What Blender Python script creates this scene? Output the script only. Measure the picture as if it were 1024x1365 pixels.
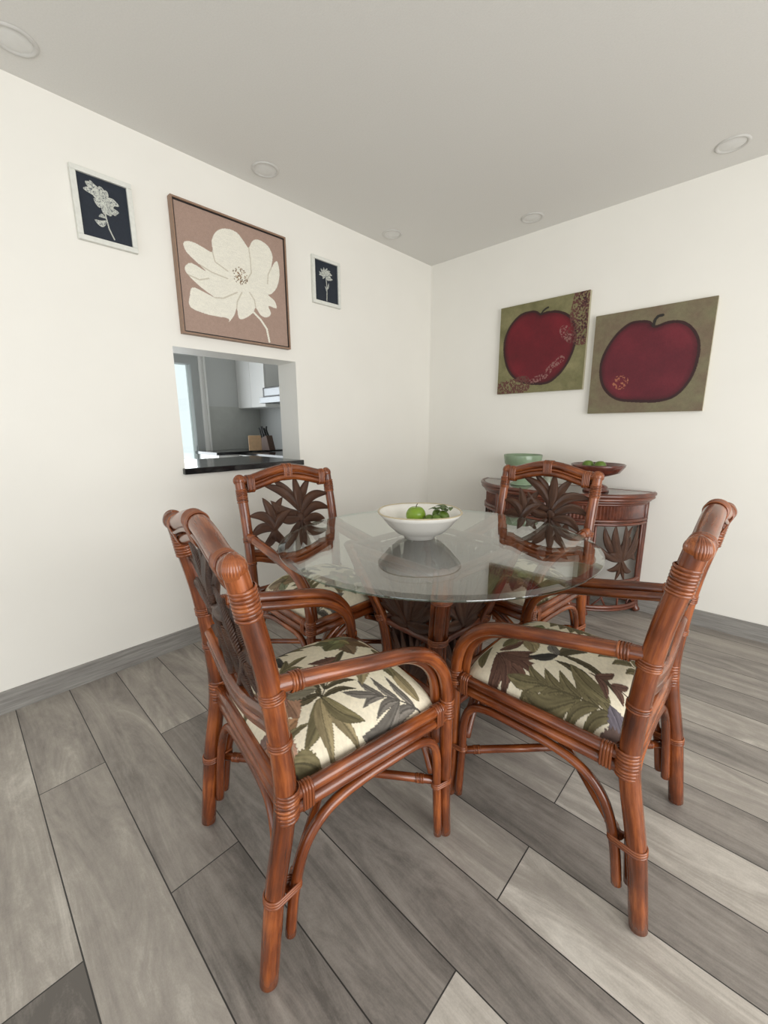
import bpy, math, random
import numpy as np
from mathutils import Vector, Matrix
random.seed(7)
PI = math.pi
sc = bpy.context.scene
C = sc.collection
for o in list(bpy.data.objects): bpy.data.objects.remove(o)

# ------------------------------------------------------------------ camera
CAM = (2.26700546, -2.9964706, 1.19846487)
YAW, PITCH, ROLL, FPX = -0.755623964, 0.204684593, -0.00623385980, 546.073
fw = Vector((math.sin(YAW)*math.cos(PITCH), math.cos(YAW)*math.cos(PITCH), -math.sin(PITCH)))
rt = Vector((math.cos(YAW), -math.sin(YAW), 0)); up = rt.cross(fw)
rt2 = rt*math.cos(ROLL) + up*math.sin(ROLL); up2 = up*math.cos(ROLL) - rt*math.sin(ROLL)
cam = bpy.data.cameras.new('camera'); co = bpy.data.objects.new('camera', cam); C.objects.link(co)
M4 = Matrix((rt2, up2, -fw)).transposed().to_4x4(); M4.translation = Vector(CAM)
co.matrix_world = M4
cam.sensor_fit = 'HORIZONTAL'; cam.sensor_width = 36; cam.lens = FPX/1024*36; cam.clip_start = .02
sc.camera = co

# ------------------------------------------------------------------ light and exposure
vs = sc.view_settings
vs.view_transform = 'Standard'; vs.look = 'None'; vs.gamma = 1; vs.use_curve_mapping = False
vs.exposure = -0.30
w = bpy.data.worlds.new('daylight'); sc.world = w; w.use_nodes = True
bgn = w.node_tree.nodes['Background']; bgn.inputs[0].default_value = (.86, .93, 1, 1); bgn.inputs[1].default_value = 2.0
def area(name, loc, target, sx, sy, power, col):
    l = bpy.data.lights.new(name, 'AREA'); l.shape = 'RECTANGLE'; l.size = sx; l.size_y = sy
    l.energy = power; l.color = col
    o = bpy.data.objects.new(name, l); C.objects.link(o); o.location = loc
    o.rotation_euler = (Vector(target)-Vector(loc)).to_track_quat('-Z', 'Y').to_euler()
    return o
area('daylight_back_window', (2.35, -5.95, 1.15), (2.35, 0, 1.0), 3.6, 2.1, 17, (.96, .98, 1))
area('daylight_side_window', (4.55, -2.55, 1.15), (0, -2.55, 1.1), 2.9, 2.1, 112, (1, .985, .955))
area('daylight_kitchen_door', (-2.55, -1.5, 1.0), (0, -1.5, 1.0), .95, 1.8, 34, (.93, .97, 1))

# ------------------------------------------------------------------ materials
def s2l(c): return tuple((x/12.92 if x <= .04045 else ((x+.055)/1.055)**2.4) for x in [v/255 for v in c])
def new_mat(name):
    m = bpy.data.materials.new(name); m.use_nodes = True
    nt = m.node_tree; b = nt.nodes['Principled BSDF']; return m, nt, b
def plain(name, rgb, rough=.5, var=.06, scale=20, spec=.5, metal=0, bump=0):
    m, nt, b = new_mat(name); L = nt.links.new
    tc = nt.nodes.new('ShaderNodeTexCoord'); n = nt.nodes.new('ShaderNodeTexNoise'); n.inputs['Scale'].default_value = scale; n.inputs['Detail'].default_value = 4
    L(tc.outputs['Object'], n.inputs['Vector'])
    r = nt.nodes.new('ShaderNodeValToRGB'); c = s2l(rgb)
    r.color_ramp.elements[0].position = .3; r.color_ramp.elements[1].position = .7
    r.color_ramp.elements[0].color = (*[x*(1-var) for x in c], 1); r.color_ramp.elements[1].color = (*[min(1, x*(1+var)) for x in c], 1)
    L(n.outputs['Fac'], r.inputs[0]); L(r.outputs[0], b.inputs['Base Color'])
    b.inputs['Roughness'].default_value = rough; b.inputs['Specular IOR Level'].default_value = spec; b.inputs['Metallic'].default_value = metal
    if bump:
        bp = nt.nodes.new('ShaderNodeBump'); bp.inputs['Strength'].default_value = bump; bp.inputs['Distance'].default_value = .002
        L(n.outputs['Fac'], bp.inputs['Height']); L(bp.outputs[0], b.inputs['Normal'])
    return m
def cane_mat(name, stops, rough=.25, sc_=(75, 75, 7), coat=.4, rib=None, bump=.25):
    m, nt, b = new_mat(name); L = nt.links.new; N = nt.nodes.new
    at = N('ShaderNodeAttribute'); at.attribute_name = 'grain'
    oi = N('ShaderNodeObjectInfo'); ad = N('ShaderNodeVectorMath'); ad.operation = 'ADD'
    L(at.outputs['Vector'], ad.inputs[0]); L(oi.outputs['Random'], ad.inputs[1])
    mp = N('ShaderNodeMapping'); mp.inputs['Scale'].default_value = sc_; L(ad.outputs[0], mp.inputs[0])
    n = N('ShaderNodeTexNoise'); n.inputs['Scale'].default_value = 1; n.inputs['Detail'].default_value = 6; n.inputs['Roughness'].default_value = .65; L(mp.outputs[0], n.inputs['Vector'])
    n2 = N('ShaderNodeTexNoise'); n2.inputs['Scale'].default_value = 7; n2.inputs['Detail'].default_value = 2; L(ad.outputs[0], n2.inputs['Vector'])
    mx = N('ShaderNodeMath'); mx.operation = 'MULTIPLY_ADD'; mx.inputs[1].default_value = .55; L(n.outputs['Fac'], mx.inputs[0])
    m2 = N('ShaderNodeMath'); m2.operation = 'MULTIPLY'; m2.inputs[1].default_value = .45; L(n2.outputs['Fac'], m2.inputs[0]); L(m2.outputs[0], mx.inputs[2])
    r = N('ShaderNodeValToRGB'); e = r.color_ramp.elements
    pos = [.34, .5, .64]
    while len(e) < 3: e.new(.5)
    for k in range(3): e[k].position = pos[k]; e[k].color = (*s2l(stops[k]), 1)
    L(mx.outputs[0], r.inputs[0]); L(r.outputs[0], b.inputs['Base Color'])
    b.inputs['Roughness'].default_value = rough; b.inputs['Coat Weight'].default_value = coat; b.inputs['Coat Roughness'].default_value = .12
    bp = N('ShaderNodeBump'); bp.inputs['Strength'].default_value = bump; bp.inputs['Distance'].default_value = .001
    if rib:
        sx = N('ShaderNodeSeparateXYZ'); L(at.outputs['Vector'], sx.inputs[0])
        ab = N('ShaderNodeMath'); ab.operation = 'ABSOLUTE'; L(sx.outputs[0], ab.inputs[0])
        su = N('ShaderNodeMath'); su.operation = 'SUBTRACT'; L(sx.outputs[2], su.inputs[0]); L(ab.outputs[0], su.inputs[1])
        ml = N('ShaderNodeMath'); ml.operation = 'MULTIPLY'; ml.inputs[1].default_value = rib; L(su.outputs[0], ml.inputs[0])
        si = N('ShaderNodeMath'); si.operation = 'SINE'; L(ml.outputs[0], si.inputs[0])
        L(si.outputs[0], bp.inputs['Height']); bp.inputs['Distance'].default_value = .0018; bp.inputs['Strength'].default_value = .8
    else: L(n.outputs['Fac'], bp.inputs['Height'])
    L(bp.outputs[0], b.inputs['Normal'])
    return m
M = {}
M['cane'] = cane_mat('polished_rattan', [(66, 29, 12), (110, 53, 22), (158, 85, 38)])
M['bind'] = cane_mat('rattan_binding_skin', [(76, 36, 16), (124, 64, 31), (162, 92, 48)], sc_=(260, 260, 60), coat=.25)
M['carve'] = cane_mat('carved_dark_wood', [(54, 32, 22), (80, 50, 34), (104, 70, 50)], rough=.42, coat=.15, rib=1100)
M['board'] = cane_mat('sideboard_rattan', [(64, 29, 19), (98, 49, 32), (130, 70, 46)], rough=.3)
M['reed'] = cane_mat('sideboard_carved_reed', [(64, 30, 20), (96, 50, 34), (126, 70, 48)], rough=.4, sc_=(20, 20, 20))
M['wall'] = plain('white_wall_paint', (238, 235, 227), .55, .012, 3, .3)
M['ceil'] = plain('matt_ceiling_paint', (226, 224, 219), .9, .02, 160, .1, bump=.15)
M['kwall'] = plain('kitchen_wall_paint', (196, 198, 197), .6, .01, 3, .3)
M['white'] = plain('white_lacquer', (232, 232, 230), .35, .01, 5)
M['granite'] = plain('black_granite', (26, 26, 28), .12, .5, 300, .6)
M['dark'] = plain('black_plastic', (24, 24, 25), .4, .1, 50)
M['steel'] = plain('brushed_steel', (118, 120, 122), .35, .04, 60, metal=.9)
M['splash'] = plain('grey_backsplash', (182, 184, 180), .3, .04, 12)
M['grey'] = plain('grey_door_frame', (170, 173, 173), .45, .02, 6)
M['pale'] = plain('pale_wood', (196, 160, 122), .5, .12, 30)
M['brownwood'] = plain('dark_knife_block', (92, 66, 52), .5, .15, 30)
M['frame_w'] = plain('white_frame', (222, 222, 214), .5, .05, 60)
M['frame_b'] = plain('brown_frame', (146, 118, 98), .5, .08, 60)
M['porcelain'] = plain('white_porcelain', (236, 233, 226), .15, .015, 10)
M['rim'] = plain('tan_glaze_rim', (190, 176, 146), .25, .1, 40)
M['celadon'] = plain('green_glaze', (134, 154, 126), .2, .12, 14)
M['turned'] = cane_mat('turned_red_brown_wood', [(60, 28, 22), (96, 46, 34), (124, 62, 46)], rough=.25, sc_=(20, 20, 50))
M['lime'] = plain('green_lime_skin', (96, 122, 44), .35, .2, 25, bump=.3)
M['apple'] = plain('bright_green_apple_skin', (122, 152, 46), .25, .16, 12)
M['leafgreen'] = plain('dark_green_leaf', (82, 98, 58), .5, .25, 40)
M['stem'] = plain('brown_stem', (84, 66, 40), .7, .1, 40)
M['ring'] = plain('light_trim_ring', (208, 206, 201), .6, .02, 40)
M['lens'] = plain('frosted_light_lens', (226, 225, 221), .5, .02, 40)
M['wax'] = plain('white_wax', (232, 228, 216), .5, .03, 40)

def attr_mat(name, rough=.7, bump=0, bscale=900, spec=.3, mul=None):
    m, nt, b = new_mat(name); L = nt.links.new; N = nt.nodes.new
    at = N('ShaderNodeAttribute'); at.attribute_name = 'paint'
    tc = N('ShaderNodeTexCoord'); n = N('ShaderNodeTexNoise'); n.inputs['Scale'].default_value = bscale; n.inputs['Detail'].default_value = 3
    L(tc.outputs['Object'], n.inputs['Vector'])
    mx = N('ShaderNodeMix'); mx.data_type = 'RGBA'; mx.blend_type = 'MULTIPLY'; mx.inputs[0].default_value = .35
    r = N('ShaderNodeValToRGB'); r.color_ramp.elements[0].position = .3; r.color_ramp.elements[0].color = (.6, .6, .6, 1); r.color_ramp.elements[1].position = .6
    L(n.outputs['Fac'], r.inputs[0]); L(at.outputs['Color'], mx.inputs[6]); L(r.outputs[0], mx.inputs[7]); L(mx.outputs[2], b.inputs['Base Color'])
    b.inputs['Roughness'].default_value = rough; b.inputs['Specular IOR Level'].default_value = spec
    if bump:
        bp = N('ShaderNodeBump'); bp.inputs['Strength'].default_value = bump; bp.inputs['Distance'].default_value = .001
        L(n.outputs['Fac'], bp.inputs['Height']); L(bp.outputs[0], b.inputs['Normal'])
    return m
M['fabric'] = attr_mat('printed_floral_fabric', .85, .4, 700)
M['paintc'] = attr_mat('painted_canvas', .5, .3, 260, .4)
M['print'] = attr_mat('printed_paper', .35, 0, 500)

def glass_mat(name, tint, f0=.06):
    m, nt, b = new_mat(name); L = nt.links.new; N = nt.nodes.new
    nt.nodes.remove(b); out = nt.nodes['Material Output']
    g = N('ShaderNodeNewGeometry'); d = N('ShaderNodeVectorMath'); d.operation = 'DOT_PRODUCT'
    L(g.outputs['Normal'], d.inputs[0]); L(g.outputs['Incoming'], d.inputs[1])
    ab = N('ShaderNodeMath'); ab.operation = 'ABSOLUTE'; L(d.outputs['Value'], ab.inputs[0])
    on = N('ShaderNodeMath'); on.operation = 'SUBTRACT'; on.inputs[0].default_value = 1; L(ab.outputs[0], on.inputs[1])
    pw = N('ShaderNodeMath'); pw.operation = 'POWER'; pw.inputs[1].default_value = 3.7; L(on.outputs[0], pw.inputs[0])
    ma = N('ShaderNodeMath'); ma.operation = 'MULTIPLY_ADD'; ma.inputs[1].default_value = 1-f0; ma.inputs[2].default_value = f0; L(pw.outputs[0], ma.inputs[0])
    t = N('ShaderNodeBsdfTransparent'); t.inputs[0].default_value = (*tint, 1)
    gl = N('ShaderNodeBsdfGlossy'); gl.inputs['Roughness'].default_value = .0; gl.inputs['Color'].default_value = (1, 1, 1, 1)
    mx = N('ShaderNodeMixShader'); L(ma.outputs[0], mx.inputs[0]); L(t.outputs[0], mx.inputs[1]); L(gl.outputs[0], mx.inputs[2]); L(mx.outputs[0], out.inputs['Surface'])
    return m
M['glass'] = glass_mat('clear_glass', (.83, .855, .83), .065)
M['edge'] = glass_mat('green_glass_edge', (.42, .56, .50), .12)

# floor: grey wood-look porcelain planks running along X, 1.27 x 0.19 m, half-offset
def floor_mat():
    m, nt, b = new_mat('grey_wood_look_planks'); L = nt.links.new; N = nt.nodes.new
    def MA(op, a, b_=None, c=None):
        n = N('ShaderNodeMath'); n.operation = op
        for i, v in enumerate((a, b_, c)):
            if v is None: continue
            if isinstance(v, (int, float)): n.inputs[i].default_value = v
            else: L(v, n.inputs[i])
        return n.outputs[0]
    g = N('ShaderNodeNewGeometry'); s = N('ShaderNodeSeparateXYZ'); L(g.outputs['Position'], s.inputs[0])
    X, Y = s.outputs[0], s.outputs[1]
    v = MA('DIVIDE', MA('ADD', Y, 2.955), .19); row = MA('FLOOR', v); fv = MA('SUBTRACT', v, row)
    par = MA('MULTIPLY', MA('FLOORED_MODULO', MA('ADD', row, 100), 2), .5)
    u = MA('DIVIDE', X, 1.27); u = MA('ADD', u, 10.5); u = MA('ADD', u, par)
    cell = MA('FLOOR', u); fu = MA('SUBTRACT', u, cell)
    du = MA('MULTIPLY', MA('MINIMUM', fu, MA('SUBTRACT', 1, fu)), 1.27); dv = MA('MULTIPLY', MA('MINIMUM', fv, MA('SUBTRACT', 1, fv)), .19)
    dist = MA('MINIMUM', du, dv); groove = MA('LESS_THAN', dist, .0016)
    cv = N('ShaderNodeCombineXYZ'); L(cell, cv.inputs[0]); L(row, cv.inputs[1]); cv.inputs[2].default_value = 3.7
    wn = N('ShaderNodeTexWhiteNoise'); wn.noise_dimensions = '3D'; L(cv.outputs[0], wn.inputs['Vector'])
    # per plank shifted coordinates
    sh = N('ShaderNodeVectorMath'); sh.operation = 'SCALE'; sh.inputs['Scale'].default_value = 13; L(wn.outputs['Color'], sh.inputs[0])
    ad = N('ShaderNodeVectorMath'); ad.operation = 'ADD'; L(g.outputs['Position'], ad.inputs[0]); L(sh.outputs[0], ad.inputs[1])
    def noise(scale, detail, rough=.6, dist_=0):
        mp = N('ShaderNodeMapping'); mp.inputs['Scale'].default_value = scale; L(ad.outputs[0], mp.inputs[0])
        n = N('ShaderNodeTexNoise'); n.inputs['Scale'].default_value = 1; n.inputs['Detail'].default_value = detail; n.inputs['Roughness'].default_value = rough; n.inputs['Distortion'].default_value = dist_
        L(mp.outputs[0], n.inputs['Vector']); return n.outputs['Fac']
    a = noise((1.7, 9, 1), 8, .70, 1.1); bb = noise((6, 120, 1), 5, .6); c = noise((22, 26, 10), 6, .7); d2 = noise((260, 300, 10), 2)
    tone = MA('MULTIPLY_ADD', a, 1.3, -.65)
    tone = MA('ADD', tone, MA('MULTIPLY_ADD', bb, .2, -.1)); tone = MA('ADD', tone, MA('MULTIPLY_ADD', c, .28, -.14)); tone = MA('ADD', tone, MA('MULTIPLY_ADD', d2, .16, -.08))
    tone = MA('ADD', tone, MA('MULTIPLY_ADD', wn.outputs['Value'], .16, -.08)); tone = MA('ADD', tone, .47)
    pid = MA('MULTIPLY_ADD', row, 100, cell)   # planks that are plainly darker or paler in their own print
    for rw, ce, dl in ((-1, 12, -.42), (-1, 11, .10), (0, 10, .08), (0, 11, .12), (1, 11, .06), (1, 12, -.12), (2, 11, -.12), (2, 12, .22), (3, 12, -.16), (4, 11, .08), (4, 12, .14), (5, 12, -.14), (6, 11, .08), (6, 12, .12), (7, 12, -.22), (8, 12, .05), (9, 12, -.08), (10, 12, .08), (11, 12, -.08)):
        tone = MA('ADD', tone, MA('MULTIPLY', MA('COMPARE', pid, rw*100+ce, .5), dl))
    r = N('ShaderNodeValToRGB'); e = r.color_ramp.elements
    e[0].position = .08; e[0].color = (*s2l((100, 95, 90)), 1); e[1].position = .95; e[1].color = (*s2l((210, 204, 194)), 1)
    for p_, c_ in ((.38, (142, 135, 128)), (.62, (166, 159, 150))):
        x = e.new(p_); x.color = (*s2l(c_), 1)
    L(tone, r.inputs[0])
    mx = N('ShaderNodeMix'); mx.data_type = 'RGBA'; L(groove, mx.inputs[0]); L(r.outputs[0], mx.inputs[6]); mx.inputs[7].default_value = (*s2l((50, 48, 46)), 1)
    L(mx.outputs[2], b.inputs['Base Color'])
    rr = MA('MULTIPLY_ADD', c, .2, .33); L(rr, b.inputs['Roughness']); b.inputs['Specular IOR Level'].default_value = .45
    bp = N('ShaderNodeBump'); bp.inputs['Strength'].default_value = .35; bp.inputs['Distance'].default_value = .0015
    hh = MA('SUBTRACT', MA('MULTIPLY_ADD', bb, .3, MA('MULTIPLY', d2, .15)), MA('MULTIPLY', MA('LESS_THAN', dist, .003), .7))
    L(hh, bp.inputs['Height']); L(bp.outputs[0], b.inputs['Normal'])
    return m
M['floor'] = floor_mat()
def base_mat():
    m, nt, b = new_mat('grey_tile_skirting'); L = nt.links.new; N = nt.nodes.new
    g = N('ShaderNodeNewGeometry'); mp = N('ShaderNodeMapping'); mp.inputs['Scale'].default_value = (5, 5, 90); L(g.outputs['Position'], mp.inputs[0])
    n = N('ShaderNodeTexNoise'); n.inputs['Scale'].default_value = 1; n.inputs['Detail'].default_value = 6; n.inputs['Roughness'].default_value = .65; L(mp.outputs[0], n.inputs['Vector'])
    r = N('ShaderNodeValToRGB'); r.color_ramp.elements[0].position = .3; r.color_ramp.elements[0].color = (*s2l((118, 114, 110)), 1); r.color_ramp.elements[1].position = .7; r.color_ramp.elements[1].color = (*s2l((160, 157, 151)), 1)
    L(n.outputs['Fac'], r.inputs[0]); L(r.outputs[0], b.inputs['Base Color']); b.inputs['Roughness'].default_value = .45
    return m
M['skirt'] = base_mat()

# ------------------------------------------------------------------ mesh helpers
class MB:
    def __init__(s): s.v = []; s.f = []; s.g = []; s.mi = []; s.smooth = []
    def add(s, vs, fs, gs=None, mi=0, smooth=True):
        k = len(s.v); s.v += [tuple(a) for a in vs]; s.g += [tuple(a) for a in (gs if gs is not None else vs)]
        for f in fs: s.f.append(tuple(i+k for i in f)); s.mi.append(mi); s.smooth.append(smooth)
    def box(s, x0, x1, y0, y1, z0, z1, mi=0):
        vs = [(x, y, z) for z in (z0, z1) for y in (y0, y1) for x in (x0, x1)]
        s.add(vs, [(0, 2, 3, 1), (4, 5, 7, 6), (0, 1, 5, 4), (2, 6, 7, 3), (0, 4, 6, 2), (1, 3, 7, 5)], mi=mi, smooth=False)
        return s
    def tube(s, pts, r, seg=14, smooth_n=6, cap=True, mi=0, sx=1.0, closed=False):
        P = spline(pts, smooth_n, closed); n = len(P)
        R = [r]*n if isinstance(r, (int, float)) else [float(v) for v in np.interp(np.linspace(0, 1, n), np.linspace(0, 1, len(r)), r)]
        T = [(P[(i+1) % n]-P[i-1] if closed else P[min(i+1, n-1)]-P[max(i-1, 0)]).normalized() for i in range(n)]
        a = Vector((0, 0, 1)) if abs(T[0].z) < .9 else Vector((0, 1, 0))
        u = (a - T[0]*a.dot(T[0])).normalized(); fr = []
        for i in range(n):
            u = (u - T[i]*u.dot(T[i])).normalized(); fr.append((u, T[i].cross(u)))
        vs, gs, L = [], [], 0
        off = random.random()*3
        rows = []
        def ringat(c, i, rr, L):
            u, v = fr[i]
            for k in range(seg):
                t = 2*PI*k/seg; vs.append(c+u*(rr*math.cos(t)*sx)+v*(rr*math.sin(t))); gs.append((R[i]*math.cos(t)+off, R[i]*math.sin(t), L))
            rows.append(len(rows))
        if cap and not closed:
            for f_ in (.35, .8): ringat(P[0]-T[0]*R[0]*.45*(1-f_), 0, R[0]*math.sqrt(f_), 0)
        for i in range(n):
            if i: L += (P[i]-P[i-1]).length
            ringat(P[i], i, R[i], L)
        if cap and not closed:
            for f_ in (.8, .35): ringat(P[-1]+T[-1]*R[-1]*.45*(1-f_), n-1, R[-1]*math.sqrt(f_), L)
        m = len(rows); fs = []
        for i in range(m if closed else m-1):
            for k in range(seg):
                a0, b0 = i*seg+k, i*seg+(k+1) % seg; a1, b1 = ((i+1) % m)*seg+k, ((i+1) % m)*seg+(k+1) % seg
                fs.append((a0, b0, b1, a1))
        if not closed: fs.append(tuple(range(seg-1, -1, -1))); fs.append(tuple((m-1)*seg+k for k in range(seg)))
        s.add(vs, fs, gs, mi); return s
    def lathe(s, prof, seg=40, c=(0, 0, 0), mi=0, sq=0):
        vs, gs = [], []
        for (r, z) in prof:
            for k in range(seg):
                t = 2*PI*k/seg; q = 1.0 + sq*(math.cos(4*t))
                vs.append((c[0]+r*q*math.cos(t), c[1]+r*q*math.sin(t), c[2]+z)); gs.append((r*math.cos(t), r*math.sin(t), z))
        fs = [(i*seg+k, i*seg+(k+1) % seg, (i+1)*seg+(k+1) % seg, (i+1)*seg+k) for i in range(len(prof)-1) for k in range(seg)]
        s.add(vs, fs, gs, mi); return s
    def leaf(s, b, t, wd, fmap, bend=0., thick=.006, n=12, ly=0., mi=0, curl=0.):
        """carved leaf in panel coordinates (x,z); fmap(x,z,d) -> 3-D point"""
        b = np.array(b, float); t = np.array(t, float); d = t-b; Ln = np.hypot(*d); d = d/Ln; nrm = np.array([-d[1], d[0]])
        vs, gs = [], []
        for i in range(n+1):
            q = i/n; c = b + d*Ln*q + nrm*bend*Ln*math.sin(PI*q)
            wv = wd*.5*(math.sin(PI*min(1, q*.92+.08))**.75)*(1 if q < .999 else 0) + .0012
            dt = d + nrm*bend*PI*math.cos(PI*q); dt /= np.hypot(*dt); nn = np.array([-dt[1], dt[0]])
            th = thick*(.35+.65*math.sin(PI*min(1, q+.12)))
            cc = curl*math.sin(PI*q)
            for (a_, h) in ((-1, .15), (-.55, .75), (0, .42), (.55, .75), (1, .15), (.55, -.75), (0, -.42), (-.55, -.75)):
                p2 = c + nn*wv*a_; vs.append(fmap(p2[0], p2[1], h*th+ly+cc)); gs.append((a_*wv, 0, q*Ln))
        fs = []
        for i in range(n):
            for k in range(8): fs.append((i*8+k, i*8+(k+1) % 8, (i+1)*8+(k+1) % 8, (i+1)*8+k))
        fs.append(tuple(range(7, -1, -1))); fs.append(tuple(n*8+k for k in range(8)))
        s.add(vs, fs, gs, mi); return s
    def loops(s, c, axis, ra, rb, n, width, udir=None, r=.0018, seg=28, hull=None, mi=0):
        """n bands of split cane wound side by side round an oval (ra along udir, rb across)"""
        c = Vector(c); ax = Vector(axis).normalized()
        u = Vector(udir) if udir is not None else (Vector((0, 0, 1)) if abs(ax.z) < .8 else Vector((1, 0, 0)))
        u = (u-ax*u.dot(ax)).normalized(); v = ax.cross(u)
        for k in range(n):
            off = ((k+.5)/n-.5)*width; hw = width/n*.5
            vs, gs = [], []
            tw = random.uniform(-.3, .3)*hw
            for i in range(seg):
                t = 2*PI*i/seg; o = off+tw*math.cos(t)
                for (e, h) in ((-1, -.6), (-.8, .45), (0, 1), (.8, .45), (1, -.6)):
                    if hull:
                        h1, r1, h2, r2 = hull; ct = math.cos(t)  # two canes at offsets h1,h2 along u
                        hh, r0 = (h1, r1) if h1*ct+r1 > h2*ct+r2 else (h2, r2)
                        vs.append(c+ax*(o+e*hw*.97)+u*(hh+(r0+r*h)*ct)+v*((r0+r*h)*math.sin(t)))
                    else: vs.append(c+ax*(o+e*hw*.97)+u*((ra+r*h)*math.cos(t))+v*((rb+r*h)*math.sin(t)))
                    gs.append((e*hw, 0, t*max(ra, rb)+k*.37))
            fs = [(i*5+j, ((i+1) % seg)*5+j, ((i+1) % seg)*5+j+1, i*5+j+1) for i in range(seg) for j in range(4)]
            s.add(vs, fs, gs, mi)
        return s
    def sphere(s, c, r, seg=20, rings=12, mi=0, sq=(1, 1, 1), dimple=0):
        vs = []
        for i in range(rings+1):
            ph = PI*i/rings
            rr = r*(1-dimple*math.exp(-(ph/.35)**2)-dimple*.6*math.exp(-((PI-ph)/.35)**2))
            for k in range(seg):
                t = 2*PI*k/seg; vs.append((c[0]+rr*sq[0]*math.sin(ph)*math.cos(t), c[1]+rr*sq[1]*math.sin(ph)*math.sin(t), c[2]+rr*sq[2]*math.cos(ph)))
        fs = [(i*seg+k, (i+1)*seg+k, (i+1)*seg+(k+1) % seg, i*seg+(k+1) % seg) for i in range(rings) for k in range(seg)]
        s.add(vs, fs, mi=mi); return s
    def build(s, name, mats, parent=None, bevel=0, flip=False):
        me = bpy.data.meshes.new(name); me.from_pydata(s.v, [], s.f if not flip else [f[::-1] for f in s.f])
        if not isinstance(mats, (list, tuple)): mats = [mats]
        for m in mats: me.materials.append(m)
        me.polygons.foreach_set('material_index', s.mi); me.polygons.foreach_set('use_smooth', s.smooth)
        a = me.attributes.new('grain', 'FLOAT_VECTOR', 'POINT'); a.data.foreach_set('vector', np.array(s.g, dtype=np.float32).ravel())
        me.validate(); me.update()
        o = bpy.data.objects.new(name, me); C.objects.link(o)
        if parent: o.parent = parent
        if bevel:
            md = o.modifiers.new('bevel', 'BEVEL'); md.width = bevel; md.segments = 2; md.limit_method = 'ANGLE'
        return o
def spline(pts, n, closed=False):
    P = [Vector(p) for p in pts]
    if n <= 1 or len(P) < 3:
        if len(P) == 2 and n > 1: return [P[0].lerp(P[1], i/3) for i in range(4)]
        return P
    out = []; m = len(P)
    rng = range(m) if closed else range(m-1)
    for i in rng:
        if closed: p0, p1, p2, p3 = P[i-1], P[i], P[(i+1) % m], P[(i+2) % m]
        else: p0 = P[i-1] if i else P[0]*2-P[1]; p1 = P[i]; p2 = P[i+1]; p3 = P[i+2] if i+2 < m else P[-1]*2-P[-2]
        for k in range(n):
            t = k/n; out.append(.5*((2*p1)+(p2-p0)*t+(2*p0-5*p1+4*p2-p3)*t*t+(3*p1-p0-3*p2+p3)*t**3))
    if not closed: out.append(P[-1])
    return out
def thing(name, label, cat, loc=(0, 0, 0), rz=0, group=None):
    o = bpy.data.objects.new(name, None); C.objects.link(o); o.location = loc; o.rotation_euler = (0, 0, rz); o.empty_display_size = .1
    o['label'] = label; o['category'] = cat
    if group: o['group'] = group
    return o
def tag(o, label, cat, group=None):
    o['label'] = label; o['category'] = cat
    if group: o['group'] = group
    return o
def struct(name, mb, mat, bevel=0):
    o = mb.build(name, mat, bevel=bevel); o['kind'] = 'structure'; return o
def dup(root, loc, rz, label):
    r = root.copy(); C.objects.link(r); r.location = loc; r.rotation_euler = (0, 0, rz); r['label'] = label
    for ch in list(root.children):
        c = ch.copy(); C.objects.link(c); c.parent = r
        for g in ch.children:
            d = g.copy(); C.objects.link(d); d.parent = c
    return r

# ------------------------------------------------------------------ the room
RX, RY, H = 4.6, -6.0, 2.5
T = .2
struct('floor', MB().box(-.2, RX+T, RY-T, T, -.1, 0), M['floor'])
struct('ceiling', MB().box(0, RX, RY, 0, H, H+.12), M['ceil'])
oy0, oy1, oz0, oz1 = -2.132, -1.395, .955, 1.603
mb = MB(); mb.box(-T, 0, RY-T, oy0, 0, H+.12); mb.box(-T, 0, oy1, T, 0, H+.12); mb.box(-T, 0, oy0, oy1, 0, oz0); mb.box(-T, 0, oy0, oy1, oz1, H+.12)
struct('wall_left', mb, M['wall'])
struct('wall_right', MB().box(0, RX+T, 0, T, 0, H+.12), M['wall'])
mb = MB(); mb.box(0, .5, RY-T, RY, 0, H+.12); mb.box(4.2, RX+T, RY-T, RY, 0, H+.12); mb.box(.5, 4.2, RY-T, RY, 2.25, H+.12); struct('wall_back', mb, M['wall'])
mb = MB(); mb.box(RX, RX+T, RY, -4.05, 0, H+.12); mb.box(RX, RX+T, -1.05, 0, 0, H+.12); mb.box(RX, RX+T, -4.05, -1.05, 2.25, H+.12); struct('wall_side', mb, M['wall'])
def window(name, horizontal, a0, a1, z1, pos):
    f = MB()
    def bx(s0, s1, z0, z1_):
        if horizontal: f.box(s0, s1, pos-.03, pos+.03, z0, z1_)
        else: f.box(pos-.03, pos+.03, s0, s1, z0, z1_)
    for s in np.linspace(a0, a1, 4): bx(s-.03, s+.03, 0, z1)
    bx(a0, a1, 0, .06); bx(a0, a1, z1-.06, z1)
    return struct(name, f, M['white'])
window('window_1', True, .53, 4.17, 2.25, RY-.1); window('window_2', False, -4.02, -1.08, 2.25, RX+.1)
struct('baseboard_left', MB().box(0, .014, RY, 0, 0, .098), M['skirt'])
struct('baseboard_right', MB().box(.014, RX, -.014, 0, 0, .098), M['skirt'])

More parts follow.
